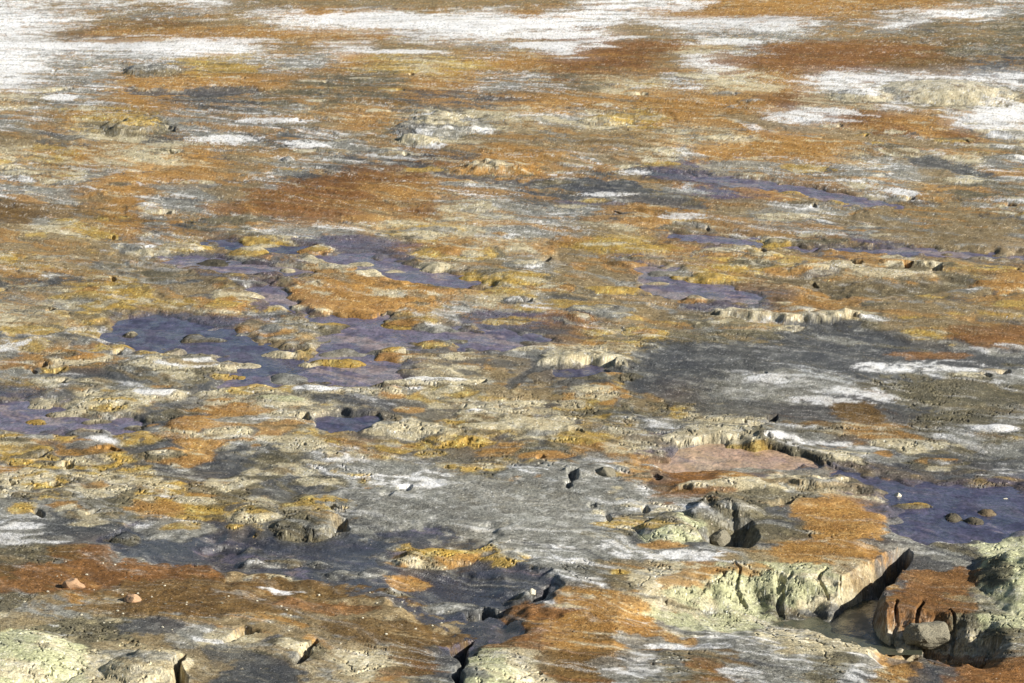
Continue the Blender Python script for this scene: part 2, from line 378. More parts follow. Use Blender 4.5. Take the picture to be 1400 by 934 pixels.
# ------------------------------------------------------------------ countless small crust swells of the ground itself
dens = {'L':1,'Y':1,'G':.8,'K':.9,'D':.45,'W':.5,'P':.45,'T':.28,'O':.28,'R':.2,'B':.25,'N':.4,'V':.2}
prs = np.random.RandomState(11); cnt = 0
while cnt < 420:
    v = prs.uniform(90, 800); u = prs.uniform(-30, 1430)
    ch = STAIN[min(np.searchsorted(ROWY, v, side='right') - 1, 36)][int(np.clip(u / 50, 0, 27))]
    if prs.rand() > dens[ch]: continue
    if (u > 870 and 440 < v < 600 and cnt % 5) or (u > 1080 and v < 170) or v > 730 or (v > 640 and (u > 900 or (250 < u < 760 and v > 690))): continue
    cnt += 1
    kx = prs.uniform(.35, 1) ** 1.5; rx = (10 + 34 * kx) * (.55 + v / 900); ry = rx * prs.uniform(.10, .19) * (.5 + v / 700)
    h = prs.uniform(.012, .045) * (.6 + .6 * kx) * (1.5 if v < 300 else 1)
    sl, dx, dy, r, mx, my = ell(u, v, rx, ry, 1.9, .55)
    prof = np.clip(1 - r ** 2, 0, 1) ** 1.1 * (.75 + .25 * np.clip(dy, -1, 1))
    Z[sl] = np.maximum(Z[sl], Z[sl] * (1 - prof) + h * prof)
    cr = 'LLLYYGOKL'[prs.randint(9)]; fl = {'P': 'K', 'D': 'K', 'V': 'D'}.get(ch, ch)
    if prs.rand() < .6: paint.append((sl, (r + .2 * wC[sl] < 1.15) & (r > .85) & (dy < .1), 'D' if prs.rand() < .6 else 'K'))  # painted shadow: dark rim along the lower side of the swell
    paint.append((sl, (r < .98) & (wA[sl] > -.3), cr if prs.rand() < .5 else fl))
    paint.append((sl, np.hypot(dx, dy - .3) + .35 * wD[sl] < .55, cr))
    if prs.rand() < .16:
        sx = prs.uniform(.4, .8); q = np.hypot((dx - sx) * mx / .09, (dy + .2) * my / .22)
        Z[sl] -= .12 * (1 - sstep(.4, 1, q))

# ------------------------------------------------------------------ lens-shaped terraces between the run-off threads
TX = NX * .52 + .30 * wA; TY = (NY + SH * NX) * .50 + .30 * wB
lens = fbm(TX, TY, 4, 90, .42) + .05 * wC
lens2 = fbm(TX * 1.9 + 7, TY * 1.9, 3, 95, .45) + .05 * wD
zone = sstep(2000, 90, 0 * Y) + 0
U00, V00 = to_survey(X, Y, 0 * X); flat = sstep(850, 960, U00 + 20 * wC) * sstep(440, 465, V00 + 6 * wD) * (1 - sstep(575, 610, V00 + 6 * wD))      # the smooth grey flat on the right
zone = sstep(90, 150, V00) * (1 - sstep(640, 720, V00)) * (1 - flat)
Z = Z + zone * (1 - WATER) * (.022 * sstep(.04, .36, lens) + .010 * sstep(.06, .30, lens2) - .02 * (1 - sstep(-.28, -.12, lens)))

# ------------------------------------------------------------------ ledges: cream lips that fall steeply towards the eye
LEDGES = [
 ([(985,431,.13),(1040,435,.16),(1080,440,.16),(1160,437,.16)], .24, 'L'),
 ([(925,609,.12),(960,602,.2),(1042,604,.2)], .13, 'L'),
 ([(1042,604,.2),(1075,614,.2),(1128,632,.15)], .08, 'K'),
 ([(640,588,.15),(720,588,.22),(775,594,.18)], .10, 'L'),
 ([(1120,672,.2),(1190,676,.22)], .12, 'K'),
 ([(960,672,.18),(1060,668,.2),(1140,668,.16)], .13, 'L'),
 ([(500,590,.2),(560,590,.25),(610,594,.15)], .09, 'L'),
 ([(745,500,.12),(790,495,.2),(850,501,.18)], .13, 'L'),
 ([(1000,700,.3),(1060,690,.3),(1120,693,.2)], .06, 'K'),
 ([(790,650,.1),(820,648,.15),(845,650,.1)], .10, 'G'),
 ([(60,860,.5),(160,835,.4),(300,850,.4),(480,878,.4)], .07, 'T'),
 ([(320,790,.1),(380,792,.12),(430,800,.1)], .05, 'L'),
]
for pts, h, c in LEDGES:
    sl, b, side = line_dist(pts, 1.8, 0.10)
    sdv = b * side      # positive = nearer the eye
    p = sstep(-2.4, 0.0, sdv) * (1 - sstep(0.0, 0.8, sdv))
    ends = 1 - sstep(2.2, 2.6, b)
    Z[sl] += 0.5 * h * p * ends * (1 + 0.35 * gC[sl])
    paint.append((sl, (np.abs(sdv + .35) + 0.25 * gD[sl] < 0.75), c))

# ------------------------------------------------------------------ pits with steep walls: outline, depth, floor letter
PITS = [
 ([(955,736),(970,716),(1000,708),(1028,716),(1034,738),(1018,750),(985,751),(962,744)], .40, 'K', .22),
 ([(425,566),(470,560),(520,566),(522,578),(505,588),(450,592),(428,582)], .13, 'D', .08),
 ([(790,497),(840,495),(845,503),(815,507)], .13, None, .06),
 ([(735,353),(752,352),(750,358),(737,359)], .25, None, .06),
 ([(645,520),(660,519),(662,526),(650,528)], .25, None, .06),
 ([(1163,357),(1178,358),(1176,364),(1165,365)], .25, None, .06),
 ([(1232,360),(1248,361),(1246,368),(1232,369)], .25, None, .06),
 ([(1270,366),(1292,366),(1288,373),(1272,373)], .25, None, .06),
 ([(575,370),(600,371),(596,376),(575,376)], .14, None, .05),
 ([(712,411),(728,410),(730,415),(716,417)], .2, None, .05),
 ([(1025,582),(1042,582),(1042,592),(1028,592)], .22, None, .06),
 ([(1045,574),(1064,570),(1060,578),(1048,580)], .18, None, .05),
 ([(635,826),(660,815),(690,818),(686,828),(650,832)], .15, None, .05),
 ([(724,808),(752,795),(750,808),(730,815)], .15, None, .06),
 ([(448,712),(476,708),(480,722),(455,726)], .15, None, .06),
 ([(1050,692),(1085,688),(1080,695),(1055,698)], .10, None, .06),
 ([(1230,685),(1250,684),(1246,688),(1232,689)], .08, None, .04),
 ([(226,175),(238,174),(238,180),(230,180)], .35, None, .1),
 ([(780,646),(792,644),(778,672),(770,670)], .12, 'D', .05),
 ([(240,905),(252,900),(256,925),(246,960),(236,950)], .35, None, .06),
 ([(395,905),(428,880),(432,883),(408,910)], .18, None, .04),
 ([(612,872),(645,866),(640,882),(632,900),(634,960),(618,960),(622,900)], .30, 'D', .07),
 ([(1212,755),(1240,750),(1243,760),(1215,790),(1196,800)], .22, None, .08),
 ([(905,808),(918,808),(916,814),(906,815)], .10, None, .04),
 ([(302,875),(330,866),(365,866),(330,876),(306,886)], .08, None, .04),
]
for pts, dep, c, soft in PITS:
    sl, d = poly_sdf(pts, 0.5, 0.05, 0.35)
    m = sstep(-0.2 * soft, soft, d)
    Z[sl] -= dep * m * (1 + 0.2 * gC[sl])
    if c: paint.append((sl, d > 0.02, c))

# ------------------------------------------------------------------ the sunken corner at the lower right
U0, V0 = to_survey(X, Y, 0 * X)
def interp(xs, ys, x): return np.interp(x, xs, ys)
fore = (V0 > 690) & (U0 > 780)
uw = U0 + 6 * gC + 10 * wA; vw = V0 + 3.0 * gD + 4 * wB + 5 * fbm(NX * 3.4, NY * 1.2, 2, 77)
# (a) main pool basin, seen under a steep green-cream bank
edge = interp([780,860,900,960,1040,1120,1165,1200,1240], [838,815,800,786,780,782,790,800,812], uw)
dep = interp([840,890,950,1030,1150,1180,1215,1250], [0,.14,.27,.35,.38,.39,.38,.36], uw) 
fall = sstep(0, 1, (vw - edge) / 34.0)
rise = 1 - sstep(0, 1, (vw - (edge + 30)) / 85.0)
rightlim = 1 - sstep(1180, 1204, uw) * (1 - sstep(832, 850, vw)) - sstep(1225, 1260, uw) * sstep(832, 850, vw)
Z = np.where(fore, Z - dep * fall * rise * rightlim, Z)
# (b) the gorge running down towards the pool, its right wall in shade
sl, b, side = line_dist([(1236,757,.12),(1208,782,.22),(1180,798,.26),(1172,812,.30),(1192,838,.20),(1215,852,.12)], 1.0, 0.05, 0.6)
Z[sl] -= interp([1150,1185,1215,1245], [.50,.46,.34,.16], U0[sl]) * (1 - sstep(0.45, 1.05, b)) * (1 - 0.0 * b)
# (c) hollows in front of the brown block
e2 = interp([1185,1200,1240,1290,1330,1380,1420], [842,838,832,836,846,850,852], uw)
f2 = sstep(0, 1, (vw - e2) / 28.0) * (1 - sstep(0, 1, (vw - (e2 + 30)) / 45.0))
d2 = interp([1180,1205,1250,1290,1345,1385], [0,.30,.36,.40,.34,0], uw)
g2 = f2 * sstep(1180, 1200, uw) * (1 - sstep(1335, 1405, uw)) * fore
Z = np.minimum(Z, Z * (1 - g2) - d2 * g2)
sl, d = poly_sdf([(1290,880),(1330,862),(1368,858),(1372,870),(1345,888),(1300,905),(1280,900)], .4, .05, .35)
Z[sl] -= 0.22 * sstep(0, .1, d)
sl, d = poly_sdf([(1238,850),(1262,842),(1292,850),(1290,866),(1262,874),(1240,868)], .4, .05, .35)
Z[sl] -= 0.14 * sstep(0, .08, d)
hfc = fbm(NX * 12, (NY + 2.2 * Z) * 9, 3, 88)
for pts, dep in (([(1006,776,.02),(1013,786,.035),(1010,793,.05),(1019,804,.03)], .10), ([(1050,780,.02),(1062,786,.05),(1060,794,.06),(1068,806,.05)], .16),
                 ([(1068,788,.03),(1076,783,.02)], .08), ([(1128,784,.02),(1124,792,.035),(1130,800,.02)], .09), ([(1150,790,.02),(1148,799,.03)], .08),
                 ([(978,786,.015),(990,792,.03),(986,800,.02)], .07), ([(1222,828,.015),(1232,838,.03),(1228,846,.03)], .12), ([(1262,826,.02),(1256,836,.03),(1266,848,.03)], .12),
                 ([(1296,834,.02),(1304,842,.03),(1300,852,.03)], .10)):
    sl, b, _ = line_dist(pts, .3, .07, .35)
    Z[sl] -= .55 * dep * (1 - sstep(.3, .9, b)) * (1 + .6 * hfc[sl])
# (d) raised ground behind: green slopes at the right edge
sl, dx, dy, r, mx, my = ell(1425, 800, 96, 52, 1.6, .12)
Z[sl] += 0.26 * np.clip(1 - r ** 2, 0, 1) * (1 + .2 * gC[sl])
sl, dx, dy, r, mx, my = ell(20, 905, 110, 40, 1.6, .15)
Z[sl] += 0.20 * np.clip(1 - r ** 2, 0, 1)
sl, dx, dy, r, mx, my = ell(205, 915, 60, 22, 1.6, .15)
Z[sl] += 0.15 * np.clip(1 - r ** 2, 0, 1) * (1 + .4 * gC[sl])
sl, dx, dy, r, mx, my = ell(675, 930, 60, 18, 1.6, .15)
Z[sl] += 0.12 * np.clip(1 - r ** 2, 0, 1)
sl, dx, dy, r, mx, my = ell(990, 706, 56, 12, 1.6, .2)
Z[sl] += 0.15 * np.clip(1 - r ** 2, 0, 1) * (1 + .5 * gC[sl])
# the broken bank gets vertical clefts
slope = np.abs(np.gradient(Z, axis=0)) / np.maximum(np.gradient(YR)[:, None], 1e-3)
steep = sstep(0.25, 0.8, slope) * (Y < 46)

NY = (Y + 2.2 * Z).astype(np.float32)      # keep the grain isotropic on steep banks
# ------------------------------------------------------------------ stain lookup in surveyed coordinates
AU, AV = to_survey(X, Y, Z)
hf = fbm(NX * 9, NY * 5, 3, 11)
hg = fbm(NX * 9 + 7, NY * 5, 3, 12)
SX = (NX * 0.36 + 0.35 * wA).astype(np.float32); SY = (NY + SH * NX + 0.7 * wB).astype(np.float32)     # run-off direction: long streaks
SM = np.array([[CL.index(ch) for ch in row.ljust(28, row[-1])[:28]] for row in STAIN])
RY = np.array(ROWY, float)
def look(lu, lv):
    ci = np.clip((lu / 50).astype(int), 0, 27)
    ri = np.clip(np.searchsorted(RY, np.clip(lv, 0, 933), side='right') - 1, 0, 36)
    return SM[ri, ci]
def warped(k, au, av):
    a = fbm(SX * 0.8 + 11 * k, SY * 0.5, 6, 40 + k, .6); b = fbm(SX * 0.8 - 17 * k, SY * 0.5, 6, 50 + k, .6)
    return AU + au * a + 6 * hf, AV + av * b + 2.0 * hg
fw = 1 + 1.2 * sstep(90, 0, AV)
lu1, lv1 = warped(1, 75 * fw, 15); lu2, lv2 = warped(2, 95 * fw, 20)
K = look(lu1, lv1); Kb = look(lu2, lv2)
painted = np.zeros(X.shape); grain0 = rng.rand(Rn, Cn)
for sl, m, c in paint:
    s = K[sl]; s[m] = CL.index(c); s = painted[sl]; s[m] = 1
q1 = fbm(SX * 2.0, SY * 1.2, 6, 14, .66); q2 = fbm(SX * 1.8 + 3, SY * 1.1, 6, 15, .66)
soft_water = WATER > 0.5
K0 = K.copy()
K = np.where((q1 > 0.24) & ~soft_water, P1[K0], K)
K = np.where((q2 > 0.30) & ~soft_water, P2[K0], K)
tz = (zone > .4 + .5 * grain0) & ~soft_water & (painted < .5)
inK = lambda L_: np.isin(K, [CL.index(c) for c in L_])
ii = lambda c: CL.index(c)
isl = lens + .03 * hf; isl2 = lens2 + .03 * hg
K = np.where(tz & (isl > .10) & inK('GDKTP'), np.where(AV < 330, ii('O'), np.where(q2 > .0, ii('Y'), ii('T'))), K)
K = np.where(tz & (isl2 > .20) & inK('GDKTL'), np.where(q1 > .15, ii('L'), np.where(AV < 420, ii('O'), ii('T'))), K)
K = np.where(tz & (isl > .065) & (isl < .10) & (q1 > -.1), ii('L'), K)
K = np.where(tz & (isl2 > .175) & (isl2 < .20) & (q2 > .0), ii('L'), K)
K = np.where(tz & (isl < .03) & (isl > -.02) & inK('LYOTG') & (q2 > -.1), ii('K'), K)
K = np.where(tz & (isl < -.10) & inK('LY'), ii('T'), K)
K = np.where(tz & (isl < -.20) & inK('GKTLY'), ii('D'), K)
warmth = (AV < 450) & ~soft_water & (painted < .5) & np.isin(K, [CL.index(c) for c in 'GKDLT'])
K = np.where(warmth & (q2 + .5 * hf > .02), CL.index('O'), K)
K = np.where(warmth & (q1 + .5 * hf < -.22), CL.index('T'), K)
# extra stains: (x, y, rx, ry, letter)
SPOTS = [(1120,500,190,34,'D'),(960,500,90,30,'D'),(1290,545,150,30,'K'),(1110,560,170,20,'D'),(1060,530,110,20,'G'),(150,788,160,20,'R'),(340,812,190,24,'B'),(250,838,170,12,'B'),(500,838,110,24,'T'),(520,865,90,16,'B'),(440,830,70,10,'R'),(30,805,60,10,'R'),(720,17,26,4,'O'),(420,22,22,3,'O'),(640,33,150,9,'W'),(500,26,110,8,'W'),(90,62,90,4,'W'),(230,64,120,5,'W'),(30,95,40,4,'W'),(20,112,26,5,'W'),
 (80,135,24,4,'W'),(740,62,50,5,'W'),(760,48,60,5,'W'),(560,72,60,3,'W'),(870,40,40,6,'T'),(1040,18,100,5,'O'),(1000,58,40,4,'W'),(1120,66,90,7,'R'),(1080,85,120,4,'R'),
 (1075,163,34,5,'W'),(1380,150,40,12,'W'),(300,190,56,6,'W'),(410,200,40,6,'W'),(1220,265,40,5,'W'),(1020,225,50,4,'G'),(870,236,25,4,'W'),(830,268,60,3,'W'),
 (940,298,44,4,'W'),(500,300,30,5,'O'),(880,306,40,5,'O'),(600,682,150,34,'G'),(720,720,110,30,'G'),(770,670,70,20,'G'),(560,655,62,16,'W'),(540,640,50,10,'G'),(790,690,50,10,'G'),(930,766,46,8,'W'),(975,762,30,5,'W'),
 (370,804,44,4,'W'),(1210,505,60,8,'W'),(1290,500,60,10,'W'),(1160,545,70,12,'W'),(1060,520,50,6,'W'),(1170,565,36,14,'B'),(1270,485,60,5,'R'),(1360,465,50,5,'R'),
 (1080,605,34,9,'W'),(1120,598,30,6,'G'),(1040,610,26,3,'W'),(960,645,60,4,'R'),(950,655,30,9,'R'),(710,828,30,12,'R'),(800,850,80,14,'O'),(880,870,40,12,'G'),
 (1130,700,60,14,'O'),(1170,720,50,22,'O'),(1130,755,90,12,'O'),(1010,800,34,11,'N'),(940,830,60,10,'N'),(1290,790,60,22,'R'),(1260,770,40,10,'D'),(1290,735,36,6,'W'),
 (1380,760,40,30,'N'),(1360,800,24,18,'K'),(20,900,46,24,'N'),(110,865,60,16,'K'),(210,862,50,10,'D'),(30,720,30,5,'W'),(560,785,30,8,'O'),(640,752,44,4,'Y'),(690,768,16,4,'Y'),
 (850,787,14,4,'Y'),(640,606,34,7,'Y'),(1020,640,50,5,'G'),(330,300,60,5,'K'),(380,165,50,4,'W'),(60,288,60,8,'B'),(600,200,10,3,'W'),(1030,360,30,5,'K'),(1090,385,60,5,'K'),(1100,330,60,3,'K'),
 (905,751,36,4,'O'),(1180,880,50,8,'L'),(1240,885,22,12,'L'),(960,880,80,7,'W'),(940,868,16,10,'O')]
for cx, cy, rx, ry, c in SPOTS:
    sl, dx, dy, r, mx, my = ell(cx, cy, rx, ry, 2.0, .35)
    r = r + 0.30 * hf[sl] + .30 * q1[sl]
    wv = soft_water[sl]; m = (r < 1) & ~wv & ((c != 'W') | (cy < 150) | (q2[sl] + .6 * hf[sl] > -.05)); s = K[sl]; s[m] = CL.index(c); s = painted[sl]; s[m] = 1
# salt: lacy white crust on greys and darks
salt = ridged(SX * 3.4, SY * 2.0, 5, 17) + 0.55 * fbm(SX * .9, SY * .4, 3, 18)
Gm = np.isin(K, [CL.index(c) for c in 'GDK']) & ~soft_water

# ------------------------------------------------------------------ colour of every ground point
n1 = fbm(NX * 2.4, NY * 1.6, 5, 19, .66); n2 = fbm(NX * 5.5, NY * 3.8, 4, 20, .7)
t1 = np.clip(0.5 + 1.1 * n1, 0, 1)[..., None]
t2 = sstep(0.16, 0.34, n2)[..., None] * .7
def tone(K):
    c = PALA[K, 0] * (1 - t1) + PALA[K, 1] * t1
    return c * (1 - t2) + PALA[K, 2] * t2
colA = tone(K); colB = tone(np.where((q2 > .36), P1[Kb], Kb))
# the broad tint of each zone, without hard borders
smc = PALA[SM, 0] * .6 + PALA[SM, 1] * .4
yc = (RY[:-1] + RY[1:]) / 2
fr = np.interp(AV + 8 * wB + 3 * wD, yc, np.arange(37.)); fc = np.clip((AU + 22 * wA + 8 * wC) / 50 - .5, 0, 26.999)
r0 = np.clip(fr.astype(int), 0, 35); c0 = fc.astype(int); fr = (fr - r0)[..., None]; fc = (fc - c0)[..., None]
smooth = (smc[r0, c0] * (1 - fc) + smc[r0, c0 + 1] * fc) * (1 - fr) + (smc[r0 + 1, c0] * (1 - fc) + smc[r0 + 1, c0 + 1] * fc) * fr
BZ = np.array([{'W':.32,'T':.30,'O':.28,'R':.40,'B':.55,'G':.9,'D':.35,'K':.9,'Y':.85,'L':1.0,'N':.7,'P':.25,'V':.2}[c] for c in CL])
bsm = BZ[SM][..., None]
busy = ((bsm[r0, c0] * (1 - fc) + bsm[r0, c0 + 1] * fc) * (1 - fr) + (bsm[r0 + 1, c0] * (1 - fc) + bsm[r0 + 1, c0 + 1] * fc) * fr)[..., 0]
busy = np.clip(.45 * busy + .55 * BZ[K] + .35 * fbm(SX * .5, SY * .5, 3, 70), .08, 1.1)
sw = sstep(-.06, .06, fbm(SX * 1.1, SY * .8, 6, 60, .65))[..., None]
mixd = colA * sw + colB * (1 - sw)
pw = painted[..., None]
ws = (.16 + .26 * np.clip(1 - busy, 0, 1))[..., None]
col = (mixd * (1 - ws) + smooth * ws) * (1 - pw) + (colA * .86 + smooth * .14) * pw
sa = (sstep(.93, 1.08, salt) * .8 * np.where(Gm, 1, .45) * busy * ~soft_water)[..., None]
col = col * (1 - sa) + lin((222, 223, 220)) * .8 * sa
mg = (np.clip(MARG, 0, 1) * .62 * (1 - painted) * (Z < .03))[..., None]; col = col * (1 - mg) + lin((92, 88, 88)) * .8 * mg
bandn = fbm(SX * 0.9, SY * 3.2, 6, 64, .68); bandw = fbm(SX * 0.5 + 5, SY * 1.6, 6, 65, .68)
ba = (sstep(.20, .28, bandn - .20 * (1 - busy) + .05 * sstep(60, 95, Y)) * .75 * ~soft_water * (1 - .6 * painted))[..., None]; col = col * (1 - ba) + tone(P1[Kb]) * ba
ba = (sstep(.20, .28, bandw - .15 * (1 - busy) + .05 * sstep(60, 95, Y)) * .75 * ~soft_water * (1 - .6 * painted))[..., None]; col = col * (1 - ba) + tone(P2[K]) * ba
vein = 1 - np.abs(fbm(SX * .7, SY * 1.5, 6, 66, .62)) / .035
va = (np.clip(vein, 0, 1) * (sstep(-.1, .2, bandn)) * .8 * busy * ~soft_water)[..., None]; col = col * (1 - va) + lin((224, 220, 205)) * .8 * va
vein = 1 - np.abs(fbm(SX * .8 + 9, SY * 1.7, 6, 67, .62)) / .03
va = (np.clip(vein, 0, 1) * sstep(-.1, .2, -bandw) * .7 * busy * ~soft_water)[..., None]; col = col * (1 - va) + lin((84, 80, 74)) * .8 * va
dk = (sstep(.34, .46, fbm(NX * 3.0, NY * 2.6, 5, 62, .7)) * .55 * busy * ~soft_water)[..., None]  # dark flecks painted in for the tiny shadows at crust edges
col = col * (1 - dk) + lin((78, 76, 66)) * .8 * dk
grain = rng.rand(Rn, Cn)
for sd_, sxs, sys_, th, cc, am in ((81, .45, 2.2, .022, (232, 228, 216), .85), (82, .5, 2.0, .020, (74, 72, 66), .75), (83, .6, 3.0, .030, (206, 190, 150), .6)):
    f_ = np.abs(fbm(SX * sxs + sd_, SY * sys_, 5, sd_, .6)); on = sstep(.05, .25, fbm(SX * .5 - sd_, SY * .6, 3, sd_ + 9))
    va = ((1 - sstep(th * .4, th, f_)) * on * am * ~soft_water * (1 - .5 * painted))[..., None]; col = col * (1 - va) + lin(cc) * .8 * va
n3 = fbm(NX * 22, NY * 14, 2, 23, .8)
calm = np.where(K == CL.index('W'), .45, 1.0)
col = col * (1 + calm * (0.32 * n3 + 0.22 * (grain - 0.5)))[..., None]
veil = fbm(NX * .22, NY * .16, 4, 24)
col = col * (1 + 0.22 * veil)[..., None]
# minerals creep into one another: soft halo plus strewn grains across every border
def blur(a, n, ax):
    c = np.cumsum(np.concatenate([np.repeat(np.take(a, [0], ax), n + 1, ax), a, np.repeat(np.take(a, [-1], ax), n, ax)], ax), ax)
    m = a.shape[ax]; w = 2 * n + 1
    return (np.take(c, np.arange(w, w + m), ax) - np.take(c, np.arange(0, m), ax)) / w
soft = blur(blur(blur(blur(col, 3, 1), 3, 1), 1, 0), 1, 0)
hw = (.06 + .34 * (1 - sstep(42, 75, Y)))[..., None]
jr = np.clip(np.arange(Rn)[:, None] + np.round(rng.randn(Rn, Cn) * 1.1).astype(int), 0, Rn - 1)
jc = np.clip(np.arange(Cn)[None, :] + np.round(rng.randn(Rn, Cn) * 2.6).astype(int), 0, Cn - 1)
col = hw * soft + (1 - hw) * (.45 * col[jr, jc] + .55 * col)
col = col * (1 + calm * (0.18 * n3 + 0.16 * fbm(NX * 14, NY * 9, 3, 71, .7)))[..., None]
# wetness darkens next to water (wet ground is darker wherever the sun stands)
wet = np.maximum(WATER, 0)
col = col * (1 - 0.25 * wet)[..., None]
# dark specks where the fine noise is low and bright grains
col = np.where((grain > 0.985)[..., None] & (~soft_water)[..., None], np.minimum(col * 2.0 + .08, .75), col)
col = np.where((n3 < -0.52)[..., None], col * 0.55, col)
col = np.clip(col, 0.012, 0.86)
rough = np.where(np.isin(K, [CL.index('P'), CL.index('V')]), 0.30, np.where(K == CL.index('D'), 0.60, 0.88)) + 0.1 * n3
rough = np.clip(rough, .2, 1)

# ------------------------------------------------------------------ relief of the crusts
crust = np.array([{'W':.6,'T':.35,'O':.5,'R':.7,'B':.8,'G':.8,'D':.45,'K':1.0,'Y':1.0,'L':.9,'N':.9,'P':.15,'V':.12}[c] for c in CL])[K]
crust = crust * (1 - 0.85 * WATER) * (1 - .6 * flat)
sl, dx, dy, r, mx, my = ell(1290, 130, 150, 26, 1.6, .15)
crust[sl] *= .15 + .85 * sstep(.6, 1.2, r)
farq = 1 - .45 * sstep(70, 110, Y); crust = crust * farq
r1 = fbm(NX * 1.2, NY * 1.2, 4, 25); r2 = fbm(NX * 5.5, NY * 5.5, 4, 26, .62)
r3 = ridged(NX * 3.2, NY * 3.2, 4, 27) 
Z = Z + crust * (0.014 * r1 + 0.007 * r2 + 0.006 * (r3 - .6)) + 0.012 * np.clip(salt - .95, 0, .3) * Gm
# cracks in pale crusts of the foreground
ck = np.abs(fbm(NX * 2.4, NY * 2.0, 4, 28))
near = 1 - sstep(46, 58, Y)
pale = np.isin(K, [CL.index(c) for c in 'LNYK'])
Z = Z - 0.05 * (1 - sstep(0.0, 0.035, ck)) * near * pale * (wA > -0.1)
Z = Z + steep * (0.08 * r1 + 0.045 * r2 + .03 * (r3 - .6) )

# ------------------------------------------------------------------ materials
def mat_surface(name, water=False):
    m = bpy.data.materials.new(name); m.use_nodes = True; n = m.node_tree; n.nodes.clear(); L = n.links.new
    out = n.nodes.new('ShaderNodeOutputMaterial'); b = n.nodes.new('ShaderNodeBsdfPrincipled'); L(b.outputs[0], out.inputs[0])
    a = n.nodes.new('ShaderNodeAttribute'); a.attribute_name = 'mineral'; a.attribute_type = 'GEOMETRY'
    geo = n.nodes.new('ShaderNodeNewGeometry')
    def noise(scale, det, rg=.6, sc=None):
        t = n.nodes.new('ShaderNodeTexNoise'); t.inputs['Scale'].default_value = scale; t.inputs['Detail'].default_value = det
        t.inputs['Roughness'].default_value = rg
        if sc:
            mp = n.nodes.new('ShaderNodeMapping'); mp.inputs['Scale'].default_value = sc; L(geo.outputs['Position'], mp.inputs[0]); L(mp.outputs[0], t.inputs['Vector'])
        else: L(geo.outputs['Position'], t.inputs['Vector'])
        return t
    def mr(src, a0, a1, b0, b1):
        r = n.nodes.new('ShaderNodeMapRange'); r.inputs[1].default_value = a0; r.inputs[2].default_value = a1
        r.inputs[3].default_value = b0; r.inputs[4].default_value = b1; L(src, r.inputs[0]); return r
    mul = n.nodes.new('ShaderNodeVectorMath'); mul.operation = 'SCALE'; L(a.outputs['Color'], mul.inputs[0])
    if not water:
        f1 = noise(38, 4, .7); L(mr(f1.outputs[0], .3, .7, .62, 1.40).outputs[0], mul.inputs['Scale'])
        # pale grains scattered over the crust
        v = n.nodes.new('ShaderNodeTexVoronoi'); v.inputs['Scale'].default_value = 14; L(geo.outputs['Position'], v.inputs['Vector'])
        g = mr(v.outputs['Distance'], .10, .16, .8, 0.0)
        wn = n.nodes.new('ShaderNodeSeparateColor'); L(v.outputs['Color'], wn.inputs[0])
        pick = mr(wn.outputs[0], .80, .84, 0, 1)
        mm = n.nodes.new('ShaderNodeMath'); mm.operation = 'MULTIPLY'; L(g.outputs[0], mm.inputs[0]); L(pick.outputs[0], mm.inputs[1])
        mx = n.nodes.new('ShaderNodeMix'); mx.data_type = 'RGBA'; L(mm.outputs[0], mx.inputs[0]); L(mul.outputs[0], mx.inputs[6]); mx.inputs[7].default_value = (.62, .52, .40, 1)
        L(mx.outputs[2], b.inputs['Base Color'])
        L(a.outputs['Alpha'], b.inputs['Roughness'])
        L(mr(a.outputs['Alpha'], .35, .6, .5, .12).outputs[0], b.inputs['Specular IOR Level'])
        bn = noise(26, 6, .68); bp = n.nodes.new('ShaderNodeBump'); bp.inputs['Strength'].default_value = .9; bp.inputs['Distance'].default_value = 0.05
        L(bn.outputs[0], bp.inputs['Height']); L(bp.outputs[0], b.inputs['Normal'])
        L(mr(noise(.9, 4, .6).outputs[0], .38, .62, .25, 1.0).outputs[0], bp.inputs['Strength'])
    else:
        f1 = noise(1, 4, .6, (5, 2.2, 5)); L(mr(f1.outputs[0], .3, .7, .7, 1.3).outputs[0], mul.inputs['Scale'])
        L(mul.outputs[0], b.inputs['Base Color'])
        L(mr(noise(1, 3, .6, (2.5, 1.4, 2)).outputs[0], .42, .58, .08, .42).outputs[0], b.inputs['Roughness'])
        b.inputs['IOR'].default_value = 1.33
        bn = noise(1, 5, .6, (9, 5, 9)); bp = n.nodes.new('ShaderNodeBump'); bp.inputs['Strength'].default_value = .7; bp.inputs['Distance'].default_value = 0.02
        L(bn.outputs[0], bp.inputs['Height']); L(bp.outputs[0], b.inputs['Normal'])
    return m
MG = mat_surface('mineral_ground'); MW = mat_surface('muddy_water', True)

def make_mesh(name, co, quads, rgba, mat, label=None, cat=None, kind=None, group=None, normal_smooth=True):
    me = bpy.data.meshes.new(name)
    me.vertices.add(len(co)); me.vertices.foreach_set('co', co.astype(np.float32).ravel())
    nf = len(quads); me.loops.add(nf * 4); me.polygons.add(nf)
    me.loops.foreach_set('vertex_index', quads.astype(np.int32).ravel())
    me.polygons.foreach_set('loop_start', np.arange(0, nf * 4, 4, dtype=np.int32))
    try: me.polygons.foreach_set('loop_total', np.full(nf, 4, np.int32))
    except Exception: pass
    me.update(calc_edges=True)
    me.polygons.foreach_set('use_smooth', np.ones(nf, bool))
    at = me.color_attributes.new('mineral', 'FLOAT_COLOR', 'POINT')
    at.data.foreach_set('color', rgba.astype(np.float32).ravel())
    me.materials.append(mat)
    o = bpy.data.objects.new(name, me); scene.collection.objects.link(o)
    if label: o['label'] = label
    if cat: o['category'] = cat
    if kind: o['kind'] = kind
    if group: o['group'] = group
    return o
idx = np.arange(Rn * Cn).reshape(Rn, Cn)
